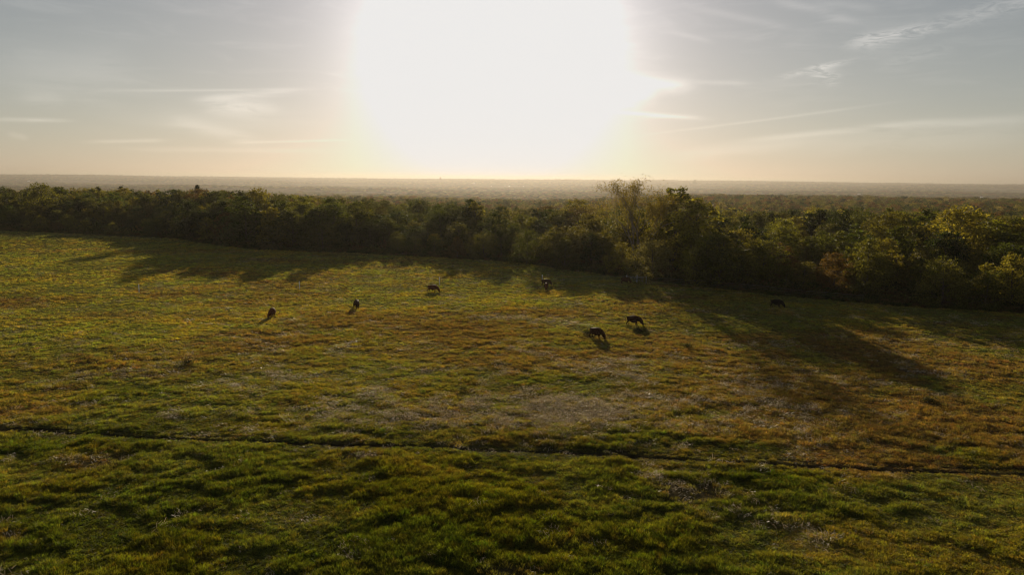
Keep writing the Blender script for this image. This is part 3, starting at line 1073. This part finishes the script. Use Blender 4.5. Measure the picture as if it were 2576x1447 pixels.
def build_woodland():
    pos, hts, tin, idx = [], [], [], []
    tnames = list(TINTS)
    for i, t in enumerate(trees):
        if i in SINGLE:
            continue
        pos.append((t['x'], t['y'])); hts.append(t['h']); tin.append(TINTS[t['tint']]); idx.append(FAR_KIND.index(t['kind']))
    # beyond the near wood
    r = 420.0
    far = []
    while r < 16500:
        s = 8.6 if r < 900 else 8.6 + (r - 900) * .0075
        n = int(2 * R(44) * r / s)
        a = (np.arange(n) + rng.uniform(0, 1, n)) / n * 2 * R(44) - R(44)
        rr = r + rng.uniform(0, s, n)
        far.append(np.stack([rr * np.sin(a), rr * np.cos(a), np.full(n, s)], 1))
        r += s
    far = np.concatenate(far)
    x, y, s = far.T
    ok = ((y > 520) | (np.abs(x + 35) > 295 - 0 * y)) & (y > EDGE(x) + 40)
    ok &= (clearing(x, y) < .5) | (rng.uniform(0, 1, len(x)) < .02)
    ok &= rng.uniform(0, 1, len(x)) < np.where(fbm(x, y, 120., 77, 3) > .36, .95, .55)
    for fx, fy in FARMS:                                            # yards and open ground in front of the far farm sheds
        b = onto(fx, fy)
        ok &= ~((np.abs(x - b.x * y / b.y) < 34) & (y > b.y - 620) & (y < b.y + 25))
    x, y, s = x[ok], y[ok], s[ok]
    hh = (7.5 + 5.5 * fbm(x, y, 90., 72, 3) + rng.normal(0, 1.8, len(x))) * (1 + np.clip((s - 8.6) / 40, 0, .25))
    ws = np.clip(s / 8.6, 1, 4.5) ** .8
    k = rng.integers(0, len(tnames), len(x))
    tt = np.array([TINTS[n] for n in tnames])[k]
    X = np.concatenate([np.array(pos)[:, 0], x]); Y = np.concatenate([np.array(pos)[:, 1], y])
    H = np.concatenate([np.array(hts), hh]); W = np.concatenate([np.ones(len(pos)), ws])
    T = np.concatenate([np.array(tin), tt]) * rng.uniform(.75, 1.3, (len(X), 1))
    I = np.concatenate([np.array(idx), rng.choice(6, len(x), p=(.28, .26, .16, .12, .16, .02))])
    Z = height(X, Y)
    sc_ = np.stack([H / 10 * W * 1.08, H / 10 * W * 1.08, H / 10], 1)
    rot = np.stack([np.zeros(len(X)), np.zeros(len(X)), rng.uniform(0, 6.28, len(X))], 1)
    print('woodland', len(X))
    scatter('far_woodland', np.stack([X, Y, Z], 1), rot, sc_, I, T, FAR,
            'wide wooded plain beyond the front trees fading into the haze at the horizon', 'woodland')
    # low growth along the foot of the wood
    n = 5200
    ex = rng.uniform(-240, 170, n)
    ey = EDGE(ex) + rng.gamma(1.3, 2.6, n) - 2.0
    hh = np.clip(.5 + (ey - EDGE(ex)) * .18, .4, 2.4) * rng.uniform(.6, 1.4, n)
    tt = np.array([TINTS[k] for k in ('dark green', 'olive', 'mid green', 'brownish')])[rng.integers(0, 4, n)] * rng.uniform(.7, 1.3, (n, 1))
    prot = []
    for k in range(3):
        q = np.random.default_rng(60 + k)
        P = q.normal(0, 1, (260, 3)) * np.array([.5, .5, .28]) + np.array([0, 0, .45])
        V, F, tone = leaf_quads(q, P[P[:, 2] > 0], .2)
        prot.append(np_mesh('brush_%d' % k, V, F, (M_CROWN_I,), {'tone': ('FLOAT', 'POINT', tone)}))
    scatter('undergrowth', np.stack([ex, ey, height(ex, ey)], 1), np.stack([np.zeros(n), np.zeros(n), rng.uniform(0, 6.28, n)], 1),
            np.stack([hh * 1.2, hh * 1.2, hh], 1), rng.integers(0, 3, n), tt, prot, 'low dark brush and weeds along the foot of the wood', 'undergrowth')


build_woodland()

# ------------------------------------------------------------------ cattle
def coat(name, col):
    m_, n = new_mat(name)
    co = n.node('ShaderNodeTexCoord').outputs['Object']
    f = n.noise(co, 3.0, 5.0, .6)
    f2 = n.noise(n.v('MULTIPLY', co, (1, 1, .3)), 45.0, 3.0, .6)
    c = n.mix(n.ss(f, .3, .7), tuple(q * .7 for q in col), tuple(q * 1.25 for q in col))
    c = n.mix(n.m('MULTIPLY', n.ss(f2, .4, .7), .35), c, tuple(q * .5 for q in col))
    p = n.node('ShaderNodeBsdfPrincipled')
    n.put(p.inputs['Base Color'], c)
    p.inputs['Roughness'].default_value = .55
    p.inputs['Specular IOR Level'].default_value = .015
    p.inputs['Specular Tint'].default_value = (1, .6, .35, 1)
    p.inputs['Roughness'].default_value = .6
    p.inputs['Sheen Weight'].default_value = .0
    p.inputs['Sheen Roughness'].default_value = .4
    p.inputs['Sheen Tint'].default_value = (1, .72, .5, 1)
    b = n.node('ShaderNodeBump')
    b.inputs['Strength'].default_value = .4
    b.inputs['Distance'].default_value = .01
    n.put(b.inputs['Height'], f2)
    m_.node_tree.links.new(b.outputs[0], p.inputs['Normal'])
    return finish(m_, n, p.outputs[0])


M_COAT = {'dark brown': coat('dark_brown_coat', (.045, .021, .011)), 'red brown': coat('red_brown_coat', (.115, .040, .017)), 'black': coat('black_coat', (.016, .013, .011)), 'brown': coat('brown_coat', (.064, .029, .014))}
M_HOOF = solid('hoof_horn', (.05, .042, .036), .6)
M_EYE = solid('eye', (.01, .008, .007), .15)


def cow_mesh(name, turn, stride, up=False):
    """one continuous body grown over a skeleton; x forward, feet at z = 0"""
    V, E, Rd = [], [], []

    def add(p, r, par=None):
        V.append(p)
        Rd.append(r if isinstance(r, tuple) else (r, r))
        if par is not None:
            E.append((par, len(V) - 1))
        return len(V) - 1
    pel = add((-.66, 0, .97), (.44, .52))
    bar = add((-.15, 0, .88), (.52, .60), pel)
    ch = add((.32, 0, .87), (.47, .60), bar)
    sh = add((.62, 0, .93), (.37, .52), ch)
    ct, st = math.cos(turn), math.sin(turn)

    def nk(dx, z):
        return (.66 + dx * ct, dx * st, z)
    if not up:
        n1 = add(nk(.26, .95), (.26, .38), sh)
        n2 = add(nk(.50, .68), (.21, .29), n1)
        pol = add(nk(.66, .47), (.18, .20), n2)
        br = add(nk(.72, .33), (.16, .17), pol)
        mz = add(nk(.78, .13), (.12, .115), br)
        add(nk(.80, .05), (.07, .06), mz)
    else:
        n1 = add(nk(.24, 1.16), (.15, .24), sh)
        n2 = add(nk(.42, 1.30), (.12, .18), n1)
        pol = add(nk(.56, 1.40), (.115, .12), n2)
        br = add(nk(.70, 1.33), (.105, .11), pol)
        mz = add(nk(.90, 1.19), (.075, .075), br)
        add(nk(.97, 1.14), (.07, .06), mz)
    for s in (1, -1):
        px, py, pz = V[pol]
        e1 = add((px - .02 * ct - st * .14 * s, py + ct * .14 * s, pz + .03), .035, pol)
        add((px - .06 * ct - st * .27 * s, py + ct * .27 * s, pz - .01), (.02, .05), e1)
    k = 0
    for s in (1, -1):
        o = stride * (1 if s > 0 else -1)
        h = add((-.66, .19 * s, .84), (.19, .25), pel)
        st_ = add((-.58 + o * .3, .17 * s, .66), (.135, .17), h)
        ho = add((-.80 + o * .7, .16 * s, .44), (.072, .085), st_)
        fe = add((-.76 + o, .16 * s, .14), (.06, .06), ho)
        add((-.72 + o, .16 * s, .035), (.072, .075), fe)
        o = -o * .8
        el = add((.46, .18 * s, .74), (.135, .17), ch)
        kn = add((.49 + o * .6, .145 * s, .44), (.08, .085), el)
        fe = add((.48 + o, .145 * s, .14), (.06, .06), kn)
        add((.51 + o, .145 * s, .035), (.072, .075), fe)
    tb = add((-.90, 0, 1.20), .055, pel)
    t1 = add((-1.0, .01, 1.0), .028, tb)
    t2 = add((-1.02, .03, .66), .022, t1)
    t3 = add((-1.01, .04, .48), .045, t2)
    add((-1.0, .04, .34), .018, t3)
    me = bpy.data.meshes.new(name + '_bones')
    me.from_pydata(V, E, [])
    bm = bmesh.new()
    bm.from_mesh(me)
    lay = bm.verts.layers.skin.verify()
    bm.verts.ensure_lookup_table()
    for v, r in zip(bm.verts, Rd):
        v[lay].radius = r
    bm.verts[0][lay].use_root = True
    bm.to_mesh(me)
    bm.free()
    o = bpy.data.objects.new(name + '_bones', me)
    COL.objects.link(o)
    sk = o.modifiers.new('skin', 'SKIN')
    sk.use_smooth_shade = True
    sb = o.modifiers.new('sub', 'SUBSURF')
    sb.levels = sb.render_levels = 2
    dg = bpy.context.evaluated_depsgraph_get()
    dg.update()
    res = bpy.data.meshes.new_from_object(o.evaluated_get(dg))
    res.name = name
    bpy.data.objects.remove(o)
    bpy.data.meshes.remove(me)
    co = np.zeros(len(res.vertices) * 3, np.float32)
    res.vertices.foreach_get('co', co)
    co = co.reshape(-1, 3)
    co[:, 2] -= co[:, 2].min()
    res.vertices.foreach_set('co', co.ravel())
    res.materials.clear()
    return res, Vector(V[br]), (ct, st)


COW_SHAPES = {'grazing': cow_mesh('body', 0.0, .12), 'turned': cow_mesh('body', .5, -.10), 'left': cow_mesh('body', -.55, .06), 'up': cow_mesh('body', .15, .05, True)}


def cow(px, py, heading, shape, colour, label, s=1.0):
    b = at(px, py)
    z = float(height(np.array([b.x]), np.array([b.y]))[0])
    e = empty('cow', (b.x, b.y, z + .02), R(heading), s * .93)
    me, br, (ct, st) = COW_SHAPES[shape]
    o = link(bpy.data.objects.new('body', me.copy()), e)
    o.data.materials.append(M_COAT[colour])
    for k in (1, -1):
        mb = MB()
        bm = bmesh.new()
        bmesh.ops.create_icosphere(bm, subdivisions=1, radius=.018)
        mm = bpy.data.meshes.new('eye')
        bm.to_mesh(mm)
        bm.free()
        mm.materials.append(M_EYE)
        ey = link(bpy.data.objects.new('eye', mm), e)
        ey.location = br + Vector((-st * .085 * k, ct * .085 * k, .03))
    return tag(e, label, 'cow', 'cattle grazing in the pasture')


# heading: 0 = faces right in the photo (+X), 90 = faces away from the camera
cow(686, 796, 277, 'left', 'red brown', 'leftmost cow of the herd, red brown, head on, its shadow slanting left', 1.0)
cow(898, 773, 108, 'turned', 'dark brown', 'dark cow seen from behind, second from the left in the herd', 1.0)
cow(1088, 732, -14, 'grazing', 'red brown', 'red brown cow grazing side on just in front of a white fence post', 1.0)
cow(1374, 726, 265, 'grazing', 'red brown', 'red brown cow facing the camera in the shade, nearer of the close pair', .95)
cow(1372, 716, 20, 'grazing', 'brown', 'brown cow in the shade right behind another cow, farther of the close pair', .95)
cow(1592, 816, -12, 'grazing', 'dark brown', 'dark brown cow grazing side on at the border of the shade, facing right', 1.06)
cow(1499, 848, -42, 'grazing', 'brown', 'nearest cow, brown, in full sun with its head down at lower right', 1.06)
cow(1952, 769, -20, 'grazing', 'black', 'lone black cow deep in the shade on the right, hard to see', 1.0)
cow(1572, 711, 12, 'grazing', 'brown', 'brown cow in the dark shade just left of the white gate', .95)

# ------------------------------------------------------------------ fences
def gz(p):
    return float(height(np.array([p.x]), np.array([p.y]))[0])


def post_mesh(name, hgt, r, mat, n=8, cap=True):
    mb = MB()
    mb.tube([(0, 0, -.3), (0, 0, hgt - .02), (0, 0, hgt)], [r, r, r * .75], n)
    return mb.mesh(name, mat, True)


PM_WHITE = post_mesh('post', 1.55, .075, M_WHITE)
mbt = MB()
mbt.box(-.022, .022, -.006, .006, -.3, 1.25)
mbt.box(-.006, .006, .006, .034, -.3, 1.25)
PM_T = mbt.mesh('post', M_STEEL)


def wire_fence(posts, label, heights, wire_r=.004):
    """posts: list of (photo x, photo y of the foot, white?)"""
    b0 = at(posts[0][0], posts[0][1])
    e = empty('wire_fence', (b0.x, b0.y, 0))
    P = []
    for px, py, white in posts:
        p = at(px, py)
        p.z = gz(p)
        P.append(p)
        o = link(bpy.data.objects.new('post', PM_WHITE if white else PM_T), e)
        o.location = p - e.location
        if white:
            o['label'] = 'thick white painted fence post'
    for h in heights:
        mb = MB()
        pts = []
        for k, p in enumerate(P):
            pts.append(p + Vector((0, -.05, h)) - e.location)
            if k < len(P) - 1:
                q = (p + P[k + 1]) / 2
                pts.append(q + Vector((0, -.05, h - .03)) - e.location)
        mb.tube(pts, wire_r, 4)
        mb.build('wire', M_WIRE, e)
    tag(e, label, 'fence')
    return e


def S(x):          # 3798-wide photo coordinates to the 2576-wide ones used here
    return x / 1.47438


front = []
for x0, y0, x1, y1, n in ((-113, 1094, 516, 1083, 6), (516, 1083, 1111, 1070, 6), (1111, 1070, 1630, 1055, 6), (1630, 1055, 2011, 1046, 5)):
    for k in range(n):
        f = k / n
        front.append((S(x0 + (x1 - x0) * f), S(y0 + (y1 - y0) * f), k == 0))
front.append((S(2011), S(1046), True))
wire_fence(front, 'long wire fence across the pasture with dark steel posts and a white post every sixth', (.35, .7, 1.05, 1.25), .006)
wire_fence([(S(x), S(y), w) for x, y, w in ((2011, 1047, False), (2090, 1045, False), (2170, 1044, False), (2250, 1043, False), (2316, 1043, False))],
           'short shaded wire fence between the pair of cows and the white gate', (.35, .7, 1.05, 1.25), .006)
wire_fence([(S(x), S(y), w) for x, y, w in ((2405, 1049, False), (2500, 1055, False), (2600, 1062, False), (2700, 1070, False), (2833, 1080, False), (2933, 1092, False), (3060, 1104, False), (3200, 1116, False))],
           'wire fence along the foot of the wood right of the white gate', (.35, .7, 1.05, 1.25), .006)
wire_fence([(S(x), S(y), w) for x, y, w in ((-60, 869, False), (44, 872, False), (130, 874, False), (210, 876, False), (290, 878, False), (370, 880, False), (450, 883, False), (520, 886, False), (600, 891, False))],
           'dark wire fence in the shade below the trees on the far left', (.35, .7, 1.05), .006)


def pipe_gate():
    a, b = at(S(2324), S(1044)), at(S(2396), S(1047))
    m_ = at(S(2362), S(1045.5))
    d = (b - a)
    rz = math.atan2(d.y, d.x)
    Lg = d.length
    e = empty('pipe_gate', (a.x, a.y, gz(a)), rz)
    mid = Lg * .53
    for x, h in ((0, 1.45), (mid, 1.62), (Lg, 1.3)):
        mb = MB()
        mb.tube([(x, 0, -.3), (x, 0, h - .03), (x, 0, h)], [.075, .075, .05], 8)
        mb.build('post', M_WORNWHITE, e, True)
    for h in (.38, .66, .94, 1.22):
        mb = MB()
        x0, x1 = (0.08, Lg - .08) if h > 1.1 else (mid - 1.2, mid + 1.2)
        mb.tube([(x0, -.09, h), (x1, -.09, h)], .024, 8)
        mb.build('rail', M_WORNWHITE, e, True)
    for x in (mid - 1.2, mid + 1.2):
        mb = MB()
        mb.tube([(x, -.09, .33), (x, -.09, 1.24)], .03, 8)
        mb.build('upright', M_WORNWHITE, e, True)
    tag(e, 'white pipe gate with rails standing in the shade at the wood edge', 'gate')


pipe_gate()

# ------------------------------------------------------------------ small things in the field
def fallen_branch():
    p = at(S(1503), S(950))
    e = MB()
    q = random.Random(4)
    e.tube([(-2.6, 0, .15), (-1.0, .2, .32), (.6, .0, .25), (2.4, .3, .1)], [.05, .11, .09, .03], 7)
    for k in range(7):
        x = -1.8 + k * .6
        e.tube([(x, .1, .25), (x + q.uniform(-.4, .6), q.uniform(-.7, .7), q.uniform(.3, .8)), (x + q.uniform(-.6, 1.0), q.uniform(-1.1, 1.1), q.uniform(.1, .9))], [.035, .022, .008], 5)
    o = e.build('fallen_branch', M_PALEBARK, None, True)
    o.location = (p.x, p.y, gz(p))
    tag(o, 'pale dead branch lying on the grass at the foot of the wood', 'branch')


fallen_branch()


def weed_clump(px, py, s, label, tint, bushy=1.0):
    p = at(px, py)
    e = empty('weed_clump', (p.x, p.y, gz(p)), 0, s)
    q = np.random.default_rng(int(px))
    P = q.normal(0, 1, (420, 3)) * np.array([.34, .30, .17]) + np.array([0, 0, .30])
    P = P[P[:, 2] > .02]
    cr = link(bpy.data.objects.new('foliage', crown_mesh('foliage', leaf_quads(q, P, .10), M_CROWN)), e)
    cr.color = (*tint, 1)
    mb = MB()
    rr = random.Random(int(py))
    for k in range(9):
        a = rr.uniform(0, 6.28)
        mb.tube([(0, 0, -.05), (.12 * math.cos(a), .12 * math.sin(a), .25), (.3 * math.cos(a), .3 * math.sin(a), rr.uniform(.4, .62))], [.012, .008, .003], 4)
    mb.build('stem', M_BARK, e)
    tag(e, label, 'weed', 'dark weed clumps in the pasture')


weed_clump(473, 919, .95, 'single dark round weed clump in open grass on the left', (.022, .022, .010))
weed_clump(1477, 840, 1.15, 'dark weed clump right beside the nearest cow on its left', (.022, .026, .012))
weed_clump(1165, 982, .9, 'green weed clump in the thin grass at the middle of the pasture', (.09, .09, .035))
weed_clump(1610, 832, 1.1, 'dark weed clump in the shadow of the dark brown cow', (.03, .032, .012))
weed_clump(2337 / 1.0, 1012, 1.0, 'small dark weed clump in the rust coloured grass on the right', (.03, .03, .012))
weed_clump(1730, 872, 1.0, 'small weed clump near the border of the shade right of the cows', (.035, .036, .013))

# ------------------------------------------------------------------ far buildings
def barn(px, py, width, depth, hgt, label, roof=M_ROOF, rz=0.0, pitch=5.0, wall=M_WALL):
    """long low shed, its roof falling gently to the near side"""
    p = onto(px, py)
    z = gz(p)
    e = empty('barn', (p.x, p.y, z), rz)
    mb = MB()
    w, d = width / 2, depth / 2
    mb.box(-w, w, -d, d, -1.0, hgt)
    mb.build('wall', wall, e)
    rise = math.tan(R(pitch)) * (depth + 1.2)
    mb = MB()
    y0, y1, z0 = -d - .6, d + .6, hgt + .05
    b = [(-w - .6, y0, z0), (w + .6, y0, z0), (w + .6, y1, z0 + rise), (-w - .6, y1, z0 + rise)]
    t = [(x, y, q + .12) for x, y, q in b]
    for f in ((b[3], b[2], b[1], b[0]), t, (b[0], b[1], t[1], t[0]), (b[1], b[2], t[2], t[1]), (b[2], b[3], t[3], t[2]), (b[3], b[0], t[0], t[3])):
        mb.poly(f)
    mb.build('roof', roof, e)
    n = max(1, int(width / 9))
    for k in range(n):
        x = -w + width * (k + .5) / n
        mb = MB()
        mb.box(x - 1.6, x + 1.6, -d - .06, -d - .003, 0, hgt * .8)
        mb.build('door', M_DARKDOOR, e)
    tag(e, label, 'barn', 'far farm sheds with shining roofs')


def fz(px, py):
    return S(px), S(py)


barn(*fz(1757, 681.5), 36, 16, 4, 'long glaring white roofed shed on the plain, left one below the glow')
barn(*fz(1822, 691.0), 12, 10, 3.5, 'tiny glinting shed on the plain between the long shed and the cluster')
barn(*fz(1873, 689.5), 13, 10, 4, 'glinting shed at the left of the bright cluster on the plain')
barn(*fz(1889, 692.0), 19, 12, 4, 'widest glinting shed in the bright cluster on the plain')
barn(*fz(1926, 692.5), 5, 8, 3.5, 'smallest glinting shed just right of the bright cluster')
barn(*fz(1942, 692.0), 13, 10, 3.5, 'rightmost glinting shed on the plain below the glow')
barn(*fz(1700, 683.0), 40, 12, 3.5, 'dull pale shed left of the long glaring shed', M_BLUEROOF)
barn(*fz(1798, 684.5), 34, 12, 3.5, 'dull pale shed right of the long glaring shed', M_BLUEROOF)
barn(*fz(3185, 721.5), 16, 12, 4, 'blue grey roofed shed among the far trees on the right', M_BLUEROOF, .15, 9)
barn(*fz(3640, 733.5), 12, 10, 4, 'blue grey roofed shed among the trees, near the right border', M_BLUEROOF, -.2, 9)
barn(*fz(3780, 735), 14, 10, 4, 'blue grey shed cut by the right border of the photo', M_BLUEROOF, -.2, 9)
barn(*fz(105, 673), 16, 12, 5, 'tiny white farmhouse on the distant plain at the left', M_WHITE, .2, 12, M_WHITE)


def silo():
    px, py = fz(1634, 676.5)
    p = onto(px, py)
    top = ray(px, S(656.5))
    h = CAMZ + top.z * p.y / top.y
    e = empty('silo_tower', (p.x, p.y, gz(p)))
    h -= gz(p)
    r = 3.6 / FPX * p.y * .42
    mb = MB()
    mb.tube([(0, 0, -1), (0, 0, h * .96)], [r, r], 16)
    mb.build('shaft', M_BRICK, e, True)
    mb = MB()
    mb.tube([(0, 0, h * .962), (0, 0, h * .985), (0, 0, h)], [r * 1.12, r * 1.12, r * .4], 16)
    mb.build('cap', M_BRICK, e, True)
    tag(e, 'single brown silo tower standing up on the skyline', 'tower')


silo()


def skyline_tree():
    px, py = fz(2576, 685)
    p = onto(px, py)
    top = ray(px, S(666))
    h = CAMZ + top.z * p.y / top.y - gz(p)
    e = empty('lone_tree', (p.x, p.y, gz(p)))
    s = h / 10
    e.scale = (s, s, s)
    cm, tm = PROTO['round'][0]
    link(bpy.data.objects.new('trunk', tm), e)
    c = link(bpy.data.objects.new('crown', cm), e)
    c.color = (.04, .045, .015, 1)
    tag(e, 'lone dark tree sticking up on the skyline right of the tall half bare tree', 'tree')


skyline_tree()

# a pale shed showing at the left border, at the end of the wood
barn(-4, 531, 7, 6, 3, 'small pale shed half cut off by the left border beside the wood', M_WHITE, .3, 14, M_WHITE)

# ------------------------------------------------------------------ haze over the whole plain
HAZE = 0.85e-4
mb = MB()
mb.box(-25500, 25500, -25500, 25500, -110.0, 85.0)
mh, n = new_mat('haze_air')
pv = n.node('ShaderNodeVolumePrincipled')
pv.inputs['Color'].default_value = (.45, .42, .375, 1)
pv.inputs['Density'].default_value = HAZE
pv.inputs['Anisotropy'].default_value = .53
o = n.node('ShaderNodeOutputMaterial')
mh.node_tree.links.new(pv.outputs[0], o.inputs['Volume'])
hz = mb.build('haze', mh)
tag(hz, 'thin warm evening haze lying over the whole plain', 'haze', kind='stuff')
